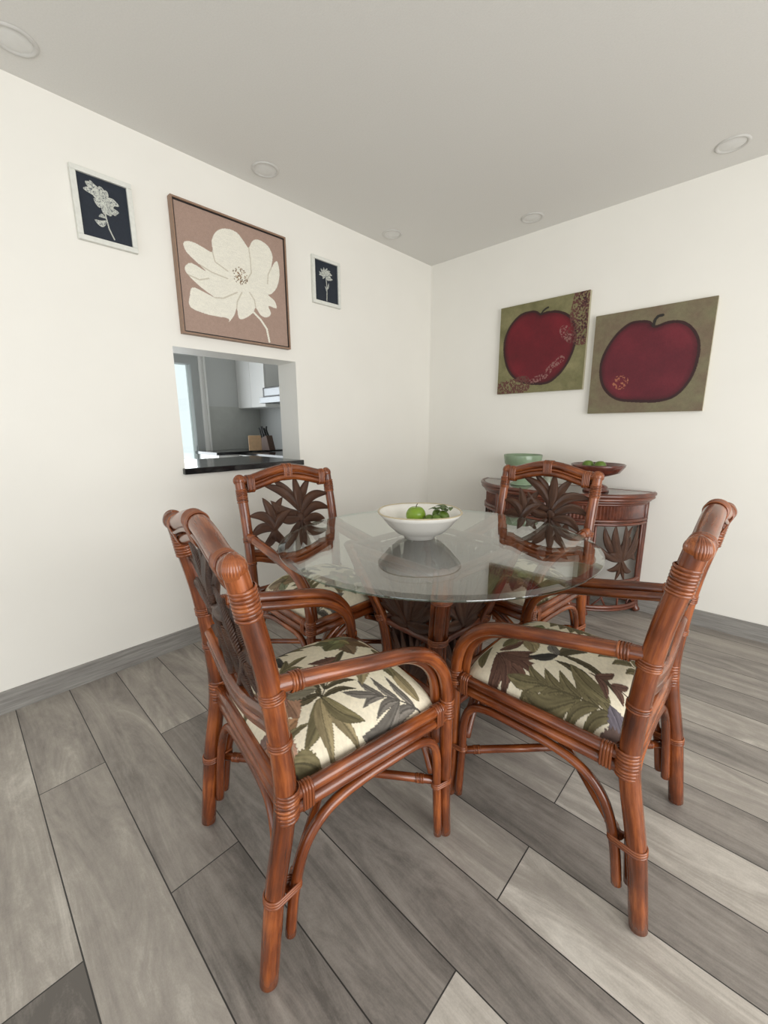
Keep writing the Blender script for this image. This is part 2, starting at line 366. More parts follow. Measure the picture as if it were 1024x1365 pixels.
# kitchen behind the pass-through
KX, KY0, KY1, KH = -2.6, -2.7, -.15, 2.4
struct('floor_kitchen', MB().box(KX-.1, -T, KY0, KY1, -.1, 0), M['floor'])
struct('ceiling_kitchen', MB().box(KX-.1, -T, KY0, KY1, KH, KH+.1), M['ceil'])
mb = MB(); mb.box(KX-.1, KX, KY0, -2.0, 0, KH); mb.box(KX-.1, KX, -.985, KY1, 0, KH); mb.box(KX-.1, KX, -2.0, -.985, 1.895, KH)
struct('wall_kitchen_far', mb, M['kwall'])
struct('wall_kitchen_right', MB().box(KX-.1, -T, KY1, KY1+.1, 0, KH), M['kwall'])
struct('wall_kitchen_left', MB().box(KX-.1, -T, KY0-.1, KY0, 0, KH), M['kwall'])
mb = MB(); mb.box(KX, KX+.035, -.985, -.90, 0, 1.98); mb.box(KX, KX+.035, -2.08, -2.0, 0, 1.98); mb.box(KX, KX+.035, -2.0, -.985, 1.895, 1.98)
mb.box(KX, KX+.02, -1.06+.075, -.985+.0, 0, 1.0)
d = struct('door_1', mb, M['grey'])
mb = MB(); mb.box(KX+.0, KX+.05, -.90, -.875, 0, 2.05); mb.box(KX, KX+.03, -.875, -.845, 0, 2.05); mb.box(KX, KX+.055, -.845, -.825, 0, 2.05)
struct('trim_1', mb, M['white'])
mb = MB(); mb.box(KX-.06, KX-.05, -2.0, -.985, 0, 1.895); o = struct('window_3', mb, M['glass'])

# black granite ledge of the pass-through
o = MB().box(-.62, .028, -2.145, -1.383, .957, .99).build('granite_ledge', M['granite'], bevel=.004)
tag(o, 'polished black granite ledge at the bottom of the wall opening', 'counter')
# kitchen furniture
r = thing('kitchen_base_unit', 'white base units and black worktop along the far kitchen wall', 'kitchen counter', (-2.32, -.6, 0))
MB().box(-.265, .25, -.38, .445, .0, .908).build('cabinet_body', M['white'], r)
MB().box(-.27, .27, -.41, .45, .91, .94).build('worktop', M['granite'], r)
r = thing('cooker', 'white cooker with black knobs under the kitchen hood', 'cooker', (-1.44, -.45, 0))
MB().box(-.57, .3, -.33, .295, .02, .905).build('body', M['white'], r, .004)
MB().box(-.575, .31, -.30, .298, .908, .93).build('hob', M['granite'], r)
for k in range(5):
    b = MB(); b.tube([(-.5+k*.12, -.33, .885), (-.5+k*.12, -.36, .885)], .016, 12, 1); b.build('knob', M['dark'], r)
r = thing('wall_cabinet', 'white wall cabinet with plain doors beside the cooker hood', 'cabinet', (-2.28, -.30, 1.43))
MB().box(-.318, .31, -.115, .148, 0, .9).build('body', M['white'], r)
for x in (-.316, -.002): MB().box(x, x+.310, -.135, -.117, .003, .897).build('door', M['white'], r, .002)
r = thing('cooker_hood', 'slim steel and black cooker hood on the kitchen wall', 'cooker hood', (-1.4, -.4, 1.45))
MB().box(-.34, .32, -.2, .245, .06, .16).build('body', M['dark'], r, .004); MB().box(-.345, .32, -.24, .245, .0, .058).build('front_panel', M['steel'], r, .003)
MB().box(-.3, .28, -.205, -.2, .075, .145).build('glass_panel', M['steel'], r)
o = MB().box(-2.598, -2.588, -.9+.07, KY1-.002, .942, 1.447).build('backsplash', M['splash']); tag(o, 'grey tiled backsplash above the far black worktop', 'backsplash')
r = thing('knife_block', 'dark wood knife block full of black-handled knives on the worktop', 'knife block', (-2.02, -.40, .942), .3)
b = MB(); b.add([(-.06, -.05, 0), (.06, -.05, 0), (.06, .05, 0), (-.06, .05, 0), (-.1, -.05, .13), (.02, -.05, .17), (.02, .05, .17), (-.1, .05, .13)], [(0, 3, 2, 1), (4, 5, 6, 7), (0, 1, 5, 4), (1, 2, 6, 5), (2, 3, 7, 6), (3, 0, 4, 7)], smooth=False); b.build('block', M['brownwood'], r, .004)
for k in range(6):
    x = -.075+.035*(k % 3); y = -.025+.05*(k//3)
    MB().tube([(x, y, .14), (x-.02-.008*(k % 3), y, .23), (x-.03, y, .25+.02*(k % 2))], .011, 8, 2, sx=.7).build('knife_handle', M['dark'], r)
b = MB(); b.box(-.008, .008, -.07, .07, 0, .17); o = b.build('cutting_board', M['pale'], bevel=.006); o.location = (-2.0, -.58, .945); o.rotation_euler = (0, -.15, -.45)
tag(o, 'pale wooden chopping board leaning beside the knife block', 'chopping board')

# recessed ceiling lights
pl = [(.189, -2.621, 'recessed ceiling light nearest the left edge of the photo, over the small leftmost print'),
      (.168, -1.643, 'recessed ceiling light above the large white flower canvas'),
      (.154, -.654, 'recessed ceiling light nearest the corner along the left wall'),
      (.95, -.201, 'recessed ceiling light above the upper apple painting'),
      (1.933, -.218, 'recessed ceiling light at the far right edge, above the larger apple painting')]
for (x, y, lb) in pl:
    r = thing('recessed_light', lb, 'ceiling light', (x, y, H), 0, 'recessed lights in the ceiling')
    MB().lathe([(.052, -.001), (.058, -.006), (.066, -.005), (.07, -.0005)], 36).build('trim_ring', M['ring'], r)
    MB().lathe([(.0005, -.004), (.035, -.0042), (.052, -.001)], 36).build('lens', M['lens'], r)

# ------------------------------------------------------------------ picture painting
def lin(c): return np.array(s2l(c), dtype=np.float64)
def inpoly(X, Y, poly):
    ins = np.zeros(X.shape, bool); n = len(poly)
    for i in range(n):
        x0, y0 = poly[i]; x1, y1 = poly[(i+1) % n]
        if y0 == y1: continue
        c = ((y0 > Y) != (y1 > Y)) & (X < (x1-x0)*(Y-y0)/(y1-y0)+x0); ins ^= c
    return ins
def smoothpoly(pts, n=6): return [(p.x, p.y) for p in spline([(a, b, 0) for a, b in pts], n, True)]
def dline(X, Y, pts):
    D = np.full(X.shape, 9.)
    for (x0, y0), (x1, y1) in zip(pts[:-1], pts[1:]):
        dx, dy = x1-x0, y1-y0; t = np.clip(((X-x0)*dx+(Y-y0)*dy)/(dx*dx+dy*dy+1e-12), 0, 1)
        D = np.minimum(D, np.hypot(X-x0-t*dx, Y-y0-t*dy))
    return D
def vnoise(X, Y, f, seed=0):
    def h(i, j): return np.modf(np.sin(i*127.1+j*311.7+seed*17.3)*43758.5453)[0] % 1
    x, y = X*f, Y*f; i, j = np.floor(x), np.floor(y); u, v = x-i, y-j; u = u*u*(3-2*u); v = v*v*(3-2*v)
    return (h(i, j)*(1-u)+h(i+1, j)*u)*(1-v)+(h(i, j+1)*(1-u)+h(i+1, j+1)*u)*v
def fbm(X, Y, f, seed=0): return .55*vnoise(X, Y, f, seed)+.3*vnoise(X, Y, f*2.1, seed+1)+.15*vnoise(X, Y, f*4.3, seed+2)
def set_paint(me, cols):
    a = me.color_attributes.new('paint', 'FLOAT_COLOR', 'POINT')
    c = np.ones((len(cols), 4), np.float32); c[:, :3] = cols; a.data.foreach_set('color', c.ravel())
def picture(name, w_, h_, dep, painter, mat, parent=None, nx=200, ny=200, side=(120, 100, 84)):
    """flat picture in local x (right), z (up), facing -y; painter(U,V) with U right, V down in 0..1"""
    U, V = np.meshgrid(np.linspace(0, 1, nx), np.linspace(0, 1, ny))
    col = painter(U, V).reshape(-1, 3)
    vs = [((u-.5)*w_, -dep, (.5-v)*h_) for u, v in zip(U.ravel(), V.ravel())]
    fs = [(j*nx+i, (j+1)*nx+i, (j+1)*nx+i+1, j*nx+i+1) for j in range(ny-1) for i in range(nx-1)]
    b = MB(); b.add(vs, fs, smooth=False)
    k = len(b.v); W2, H2 = w_/2, h_/2
    b.add([(-W2, -dep, H2), (W2, -dep, H2), (W2, -dep, -H2), (-W2, -dep, -H2), (-W2, 0, H2), (W2, 0, H2), (W2, 0, -H2), (-W2, 0, -H2)], [(0, 1, 5, 4), (1, 2, 6, 5), (2, 3, 7, 6), (3, 0, 4, 7), (4, 5, 6, 7)], smooth=False)
    o = b.build(name, mat, parent); cs = np.vstack([col, np.tile(lin(side), (8, 1))]); set_paint(o.data, cs); return o
def frame(b, w_, h_, t, d0, d1):
    W2, H2 = w_/2, h_/2
    b.box(-W2, W2, -d1, -d0, H2-t, H2); b.box(-W2, W2, -d1, -d0, -H2, -H2+t); b.box(-W2, -W2+t, -d1, -d0, -H2+t, H2-t); b.box(W2-t, W2, -d1, -d0, -H2+t, H2-t); return b

# large flower: outline measured in a rectified 0..1 square
def FL(pts):  # crop-pixel -> wall coords handled through four corners by bilinear inverse
    c0, c1, c2, c3 = np.array([388, 166]), np.array([738, 294]), np.array([752, 648]), np.array([424, 596]); out = []
    A = []; 
    src = [c0, c1, c2, c3]; dst = [(0, 0), (1, 0), (1, 1), (0, 1)]
    for (x, y), (u, v) in zip(src, dst): A.append([x, y, 1, 0, 0, 0, -u*x, -u*y, u]); A.append([0, 0, 0, x, y, 1, -v*x, -v*y, v])
    A = np.array(A, float); h = np.linalg.solve(A[:, :8], A[:, 8]); h = np.append(h, 1).reshape(3, 3)
    for p in pts: q = h @ np.array([p[0], p[1], 1.]); out.append((q[0]/q[2], q[1]/q[2]))
    return out
flower = [(420,310),(432,303),(455,308),(485,325),(512,338),(510,300),(525,270),(553,260),(590,272),(615,305),(628,322),(640,300),(660,295),(690,315),(705,350),(700,388),(711,370),(721,368),(727,410),(718,452),(700,474),(690,478),(710,497),(716,522),(690,514),(698,538),(685,552),(665,545),(649,520),(640,537),(615,555),(595,556),(588,522),(580,545),(562,568),(560,556),(500,545),(440,520),(439,480),(447,455),(480,468),(518,488),(475,455),(432,412),(424,388),(445,375),(490,402),(470,380),(430,340)]
def paint_flower(U, V):
    col = np.ones(U.shape+(3,))*lin((168, 142, 128)); n = fbm(U, V, 60, 3)[..., None]; col *= .93+.14*n
    P = FL(flower); ins = inpoly(U, V, smoothpoly(P, 3)); w_ = lin((240, 236, 222))
    st = dline(U, V, FL([(640,533),(665,560),(684,590),(692,632)])) < .010
    tex = .9+.12*fbm(U*1., V*3., 30, 8)[..., None]
    col[st] = (w_*.95); col = np.where(ins[..., None], w_*tex, col)
    for ln in ([(628,320),(633,360),(636,405),(615,440)], [(700,388),(690,410),(688,440)], [(512,338),(520,370),(560,400)], [(518,488),(545,490),(590,470)], [(588,522),(590,500),(605,470)], [(649,520),(645,495),(630,470)], [(470,380),(510,405),(560,425)], [(430,412),(470,430),(500,425)]):
        D = dline(U, V, FL(ln)); m = ins & (D < .0055); col[m] = lin((206, 198, 180))
    cx, cy = FL([(600, 415)])[0]; rng = random.Random(4)
    for k in range(75):
        a = rng.random()*2*PI; rr = rng.random()**.6*.075; x, y = cx+rr*math.cos(a), cy+rr*math.sin(a)*.95
        col[np.hypot(U-x, V-y) < .0055] = lin(rng.choice([(128, 98, 66), (158, 130, 92), (108, 84, 62)]))
    return col
def wallpic(root, y0, y1, z0, z1, d):  # faces +X on the left wall
    root.location = (0.0005, (y0+y1)/2, (z0+z1)/2); root.rotation_euler = (0, 0, PI/2)
r = thing('framed_canvas', 'large square canvas of a white flower on taupe in a thin brown frame', 'picture')
wallpic(r, -2.085, -1.448, 1.667, 2.282, 0)
picture('canvas', .606, .584, .026, paint_flower, M['paintc'], r, 300, 300, (150, 126, 112))
frame(MB(), .637, .615, .0085, 0, .034).build('frame', M['frame_b'], r)
b = MB(); frame(b, .620, .598, .006, 0, .0265).build('painted_shadow_gap', M['dark'], r)  # solid black strip standing in for the shade between canvas and frame

def small_flower(kind):
    def f(U, V):
        col = np.ones(U.shape+(3,))*lin((40, 46, 56)); col *= (.9+.25*fbm(U, V, 25, kind))[..., None]
        w_ = lin((212, 214, 204)); rng = random.Random(kind)
        def petal(b, t, wd, seed, bend=.12):
            b = np.array(b); t = np.array(t); d = t-b; L_ = np.hypot(*d); d = d/L_; n = np.array([-d[1], d[0]])
            s_ = ((U-b[0])*d[0]+(V-b[1])*d[1])/L_; q = (U-b[0])*n[0]+(V-b[1])*n[1] - bend*L_*np.sin(PI*np.clip(s_, 0, 1))
            wv = wd*.5*np.sin(PI*np.clip(s_, 0, 1))**.6; m = (s_ > 0) & (s_ < 1) & (abs(q) < wv)
            st = fbm(q*14/wd*.1, s_*2.2, 9, seed); edge = abs(q) > wv*.78
            mm = m & ((st > .44) | edge); col[mm] = w_*rng.uniform(.8, 1)
            m2 = m & ~mm; col[m2] = lin((92, 98, 104))
        if kind == 1:
            c = (.50, .38)
            for t, wd, bd in (((.18, .12), .16, .1), ((.27, .08), .15, -.1), ((.12, .24), .12, .15), ((.45, .12), .17, .05), ((.58, .16), .16, -.1), ((.72, .30), .14, .1), ((.80, .34), .12, -.15), ((.78, .46), .12, .15), ((.62, .55), .14, .1), ((.72, .52), .10, .0), ((.48, .56), .12, .0), ((.30, .36), .12, -.2)): petal(c, t, wd, hash(t) % 50, bd)
            D = dline(U, V, [(.50, .40), (.50, .58), (.54, .78), (.62, .93)]); col[D < .013] = w_*.8
            petal((.51, .66), (.27, .70), .10, 3, -.2); petal((.50, .62), (.36, .62), .06, 5, .2)
            cc = np.hypot(U-.49, V-.38) < .055; col[cc & (vnoise(U, V, 70) > .4)] = w_
        else:
            c = (.48, .33)
            for k in range(13):
                a = -PI*(.0+k/12.); L_ = .27 if k % 2 else .21; petal(c, (c[0]+L_*1.05*math.cos(a), c[1]+L_*.72*math.sin(a)), .075, k, .12*(-1)**k)
            for t in ((.2, .36), (.78, .38), (.35, .43), (.62, .43)): petal(c, t, .07, 3, .1)
            D = dline(U, V, [(.49, .40), (.52, .62), (.50, .95)]); col[D < .014] = w_*.8; petal((.51, .68), (.60, .50), .05, 3, .1); petal((.51, .75), (.44, .6), .04, 3, .1)
        return col
    return f
for (y0, y1, z0, z1, k, lb) in ((-2.472, -2.245, 1.985, 2.265, 1, 'leftmost white-framed print of a drooping white flower on navy'),
                               (-1.248, -1.018, 1.978, 2.256, 2, 'white-framed print of a small upright daisy on navy, nearest the corner')):
    r = thing('framed_print', lb, 'picture', group=None); wallpic(r, y0, y1, z0, z1, 0); ww, hh = y1-y0, z1-z0
    picture('print', ww-.038, hh-.038, .010, small_flower(k), M['print'], r, 150, 170, (40, 46, 56))
    frame(MB(), ww, hh, .021, 0, .02).build('frame', M['frame_w'], r, .002)

def quadmap(c, pts):
    A = []
    for (x, y), (u, v) in zip(c, [(0, 0), (1, 0), (1, 1), (0, 1)]): A.append([x, y, 1, 0, 0, 0, -u*x, -u*y, u]); A.append([0, 0, 0, x, y, 1, -v*x, -v*y, v])
    A = np.array(A, float); h = np.append(np.linalg.solve(A[:, :8], A[:, 8]), 1).reshape(3, 3); out = []
    for p in pts: q = h @ np.array([p[0], p[1], 1.]); out.append((q[0]/q[2], q[1]/q[2]))
    return out
def apple_painter(kind):
    if kind == 1: C4 = [(135,137),(460,70),(432,432),(119,451)]; out = [(278,158),(262,149),(240,149),(205,162),(170,200),(149,250),(147,310),(165,368),(205,403),(260,412),(312,404),(360,360),(393,300),(407,240),(400,190),(375,160),(335,148),(300,152)]; stem = [(280,158),(288,146),(297,138),(306,133)]; sw = .010
    else: C4 = [(474,162),(924,89),(858,518),(440,521)]; out = [(688,203),(668,186),(635,183),(595,192),(545,235),(504,300),(488,360),(500,425),(545,468),(620,478),(700,478),(762,458),(815,400),(843,325),(848,260),(825,212),(785,187),(735,188)]; stem = [(683,198),(688,178),(700,164),(717,160)]; sw = .013
    def f(U, V):
        n = fbm(U, V, 7, kind)[..., None]; n2 = fbm(U, V, 40, kind+5)[..., None]
        A_, B_ = (lin((112, 108, 72)), lin((138, 132, 94))) if kind == 1 else (lin((116, 100, 80)), lin((122, 116, 88)))
        col = A_+(B_-A_)*np.clip(n*1.8-.4, 0, 1); col = col*(.88+.24*n2)
        P = smoothpoly(quadmap(C4, out), 5); ins = inpoly(U, V, P); D = dline(U, V, P+[P[0]])
        R_ = lin((116, 20, 34) if kind == 1 else (112, 32, 44)); R2 = lin((92, 14, 26) if kind == 1 else (88, 22, 34))
        red = R_+(R2-R_)*np.clip(fbm(U, V, 4, 11)[..., None]*1.6-.3, 0, 1); red = red*(.9+.2*fbm(U, V, 60, 2)[..., None])
        k = np.clip(D/.055, 0, 1)[..., None]; red = red*(.45+.55*k)
        col = np.where(ins[..., None], red, col)
        ol = (D < .010+.006*fbm(U, V, 8, 1)); col[ol] = lin((52, 24, 24))
        S = quadmap(C4, stem); col[dline(U, V, S) < sw] = lin((38, 34, 28))
        sp = fbm(U, V, 75, 21)
        if kind == 1:
            z1 = (dline(U, V, [(.93, .02), (.90, .22), (.95, .45), (.86, .42)]) < .09) & (sp > .44); z2 = (dline(U, V, [(.02, .96), (.2, .93), (.32, .9)]) < .10) & (sp > .46)
            z3 = (dline(U, V, quadmap(C4, [(365,215),(375,240)])) < .05) & (sp > .55); z4 = (dline(U, V, quadmap(C4, [(355,320),(320,350),(290,385),(250,400)])) < .035) & (sp > .52)
            col[z1 | z2] = lin((98, 58, 52)); col[z3 | z4] = lin((138, 96, 92))
            col[(dline(U, V, [(.93, .02), (.95, .45)]) < .05) & (sp > .62)] = lin((56, 28, 30))
        else:
            z = (np.hypot(*(np.array([U-quadmap(C4, [(560, 408)])[0][0], V-quadmap(C4, [(560, 408)])[0][1]]))) < .075) & (fbm(U, V, 70, 4) > .58); col[z] = lin((168, 104, 78))
        return col
    return f
for (x0, x1, z0, z1, k, lb) in ((.670, 1.287, 1.437, 2.045, 1, 'left, higher canvas of a red apple with a speckled upper-right corner'),
                               (1.335, 1.945, 1.277, 1.878, 2, 'right, lower canvas of a dark red apple with a thick black stem')):
    r = picture('apple_painting', x1-x0, z1-z0, .028, apple_painter(k), M['paintc'], None, 260, 260, (176, 168, 140)); r.location = ((x0+x1)/2, -.0006, (z0+z1)/2)
    tag(r, lb, 'picture')

# ------------------------------------------------------------------ floral fabric
def fabric_cols(X, Y, lay, seed):
    col = np.ones(X.shape+(3,))*lin((226, 216, 192)); rng = random.Random(seed)
    OL, DO, BR, MV, RO, TN = (112, 103, 74), (82, 74, 54), (100, 72, 60), (112, 106, 98), (156, 124, 104), (142, 128, 96)
    tx = fbm(X, Y, 160, 5)
    def leaf(b, t, wd, c, bend=.12, serr=0):
        b = np.array(b, float); t = np.array(t, float); d = t-b; L_ = np.hypot(*d)+1e-6; d = d/L_; n = np.array([-d[1], d[0]])
        s_ = ((X-b[0])*d[0]+(Y-b[1])*d[1])/L_; q = (X-b[0])*n[0]+(Y-b[1])*n[1]-bend*L_*np.sin(PI*np.clip(s_, 0, 1))
        wv = wd*.5*np.clip(np.sin(PI*np.clip(s_, 0, 1)**.8), 0, 1)**.8
        if serr: wv = wv*(.8+.35*np.abs(np.modf(s_*9+100)[0]-.3))
        m = (s_ > 0) & (s_ < 1) & (abs(q) < wv); C_ = lin(c)
        shade = .72+.55*vnoise(s_*3+q*20, q*260, 1.4, seed)
        half = np.where(q > 0, 1.18, .84)
        col[m] = (C_*np.minimum(shade*half, 1.5)[..., None])[m]
        vein = m & (abs(q) < .0013) & (s_ < .9); col[vein] = C_*.5
        edge = m & (abs(q) > wv-.0013); col[edge] = C_*.62
    def frond(b, t, c, n=5, L_=.085, wd=.022, ang=.9, tipleaf=True):
        b = np.array(b, float); t = np.array(t, float); d = t-b; l = np.hypot(*d); a0 = math.atan2(d[1], d[0])
        for k in range(n):
            p = b+d*((k+.4)/n)
            for s_ in (-1, 1):
                a = a0+s_*(ang-.25*k/n); LL = L_*(1-.35*k/n)*rng.uniform(.9, 1.1); leaf(p, (p[0]+LL*math.cos(a), p[1]+LL*math.sin(a)), wd, c, s_*-.12)
        col[dline(X, Y, [tuple(b), tuple(t)]) < .0016] = lin(c)*.55
        if tipleaf: leaf(t, t+d/l*L_*.9, wd*1.1, c, .05)
    def bloom(c0, R_, c, n=6, a0=0):
        for k in range(n):
            a = a0+2*PI*k/n+rng.uniform(-.2, .2); rr = R_*rng.uniform(.85, 1.15)
            leaf(c0, (c0[0]+rr*math.cos(a), c0[1]+rr*math.sin(a)), R_*.75, tuple(int(v*rng.uniform(.88, 1.1)) for v in c), 0, 1)
        m = np.hypot(X-c0[0], Y-c0[1]) < R_*.16; col[m] = lin(c)*.4
    for e in lay:
        k = e[0]
        if k == 'leaf': leaf(e[1], e[2], e[3], dict(OL=OL, DO=DO, BR=BR, MV=MV, RO=RO, TN=TN, BK=(58, 54, 50))[e[4]], *(e[5:]))
        elif k == 'frond': frond(e[1], e[2], dict(OL=OL, DO=DO, BR=BR, MV=MV, RO=RO, TN=TN)[e[3]], *(e[4:]))
        else: bloom(e[1], e[2], dict(OL=OL, DO=DO, BR=BR, MV=MV, RO=RO, TN=TN)[e[3]], *(e[4:]))
    return col*(.86+.25*tx)[..., None]
LAY_A = [('bloom', (-.10, .40), .10, 'OL', 7), ('bloom', (-.12, .40), .055, 'TN', 5, .4), ('frond', (-.23, .08), (-.15, .26), 'OL', 4, .10, .02, .6),
         ('leaf', (-.15, .22), (-.165, .30), .035, 'BK', .1), ('leaf', (-.15, .21), (-.05, .20), .03, 'BK', -.1), ('leaf', (-.15, .2), (-.20, .10), .028, 'DO', .1),
         ('frond', (.12, .21), (.03, .31), 'DO', 5, .095, .017, .95), ('leaf', (.11, .215), (.19, .13), .042, 'OL', .1), ('leaf', (.11, .215), (.225, .185), .042, 'TN', -.05), ('leaf', (.12, .225), (.225, .26), .034, 'TN', -.1), ('leaf', (.11, .22), (.20, .29), .036, 'OL', -.15), ('leaf', (.1, .22), (.05, .13), .03, 'DO', .12),
         ('frond', (.225, .455), (.165, .345), 'MV', 3, .095, .019, .7), ('leaf', (.2, .40), (.215, .27), .03, 'MV', .12), ('leaf', (.21, .46), (.09, .45), .04, 'TN', .1), ('leaf', (.06, .40), (.13, .33), .045, 'TN', -.1, 1), ('leaf', (.05, .42), (.14, .43), .045, 'OL', .1, 1),
         ('bloom', (.04, .15), .075, 'RO', 6), ('bloom', (.13, .085), .07, 'RO', 6, .5), ('bloom', (.20, .07), .05, 'BR', 5, .2), ('leaf', (.19, .10), (.22, .16), .045, 'OL', 0, 1), ('leaf', (.20, .04), (.15, .17), .03, 'OL', .2, 1),
         ('frond', (-.02, .05), (-.05, .20), 'OL', 4, .08, .02), ('frond', (-.2, .34), (-.22, .44), 'OL', 3, .08, .025), ('leaf', (.0, .33), (-.02, .25), .03, 'BR', .1), ('leaf', (-.02, .47), (.06, .46), .04, 'OL', .1), ('bloom', (-.19, .03), .06, 'RO', 5)]
LAY_B = [('frond', (-.14, .455), (-.17, .40), 'BR', 3, .10, .03, .9), ('leaf', (-.15, .44), (-.225, .38), .035, 'BR', .1), ('leaf', (-.15, .43), (-.18, .31), .03, 'BR', .1), ('leaf', (-.14, .43), (-.12, .33), .03, 'BR', -.1), ('leaf', (-.13, .45), (-.06, .40), .03, 'BR', -.1),
         ('frond', (-.17, .09), (-.19, .30), 'OL', 5, .10, .027, .72), ('leaf', (-.16, .15), (-.11, .29), .03, 'DO', -.12), ('leaf', (-.19, .20), (-.215, .33), .045, 'OL', .12, 1), ('leaf', (-.15, .13), (-.1, .25), .05, 'OL', .1),
         ('leaf', (-.085, .29), (-.13, .36), .03, 'BK', .1), ('leaf', (-.085, .29), (-.02, .23), .04, 'DO', .15), ('leaf', (-.085, .29), (-.04, .33), .03, 'MV', .1), ('leaf', (-.08, .28), (-.12, .12), .022, 'DO', .12), ('frond', (-.10, .20), (-.09, .08), 'BR', 3, .06, .022),
         ('bloom', (.0, .41), .085, 'OL', 7), ('bloom', (.0, .41), .05, 'TN', 5, .5), ('leaf', (-.05, .44), (-.11, .45), .05, 'OL', .1, 1), ('leaf', (-.06, .4), (-.11, .35), .05, 'TN', .1, 1), ('bloom', (-.205, .07), .075, 'MV', 6), ('leaf', (-.1, .10), (-.06, .03), .035, 'DO', .1),
         ('frond', (.16, .42), (.12, .30), 'OL', 4, .09, .025), ('bloom', (.16, .20), .08, 'TN', 6), ('frond', (.05, .08), (.03, .22), 'OL', 4, .08, .022), ('leaf', (.05, .3), (.08, .22), .03, 'BR', .1), ('bloom', (.18, .05), .06, 'RO', 5), ('frond', (.2, .5), (.1, .49), 'MV', 3, .07, .02), ('leaf', (-.03, .1), (.02, .03), .03, 'MV', .1), ('leaf', (-.2, .47), (-.1, .49), .03, 'OL', .1)]
def cushion(name, lay, seed, parent, n=230):
    W2, D2 = .222, .232; cy = .295
    u = np.linspace(-1, 1, n); g_ = np.sign(u)*(1-(1-abs(u))**1.25); Ug, Vg = np.meshgrid(g_, g_)
    # superelliptic plan
    sx = Ug*np.sqrt(1-.10*Vg**6); sy = Vg*np.sqrt(1-.10*Ug**6)
    X = sx*W2; Y = cy+sy*D2; X = X*(1+.04*(Y-cy)/D2)
    e = np.clip((1-np.abs(Ug)**5)*(1-np.abs(Vg)**5), 0, 1)
    Z = .432+.052*e**.42+.070*np.clip((1-Ug**2)*(1-Vg**2), 0, 1)**.65
    cols = fabric_cols(X*1.0, Y, lay, seed).reshape(-1, 3)
    vs = np.stack([X.ravel(), Y.ravel(), Z.ravel()], 1).tolist()
    fs = [(j*n+i, j*n+i+1, (j+1)*n+i+1, (j+1)*n+i) for j in range(n-1) for i in range(n-1)]
    b = MB(); b.add(vs, fs); k = len(b.v)
    b.add([(-W2*.9, cy-D2*.93, .425), (W2*.9, cy-D2*.93, .425), (W2*.9, cy+D2*.93, .425), (-W2*.9, cy+D2*.93, .425)], [(0, 3, 2, 1)])
    o = b.build(name, M['fabric'], parent); set_paint(o.data, np.vstack([cols, np.tile(lin((200, 190, 165)), (4, 1))])); return o

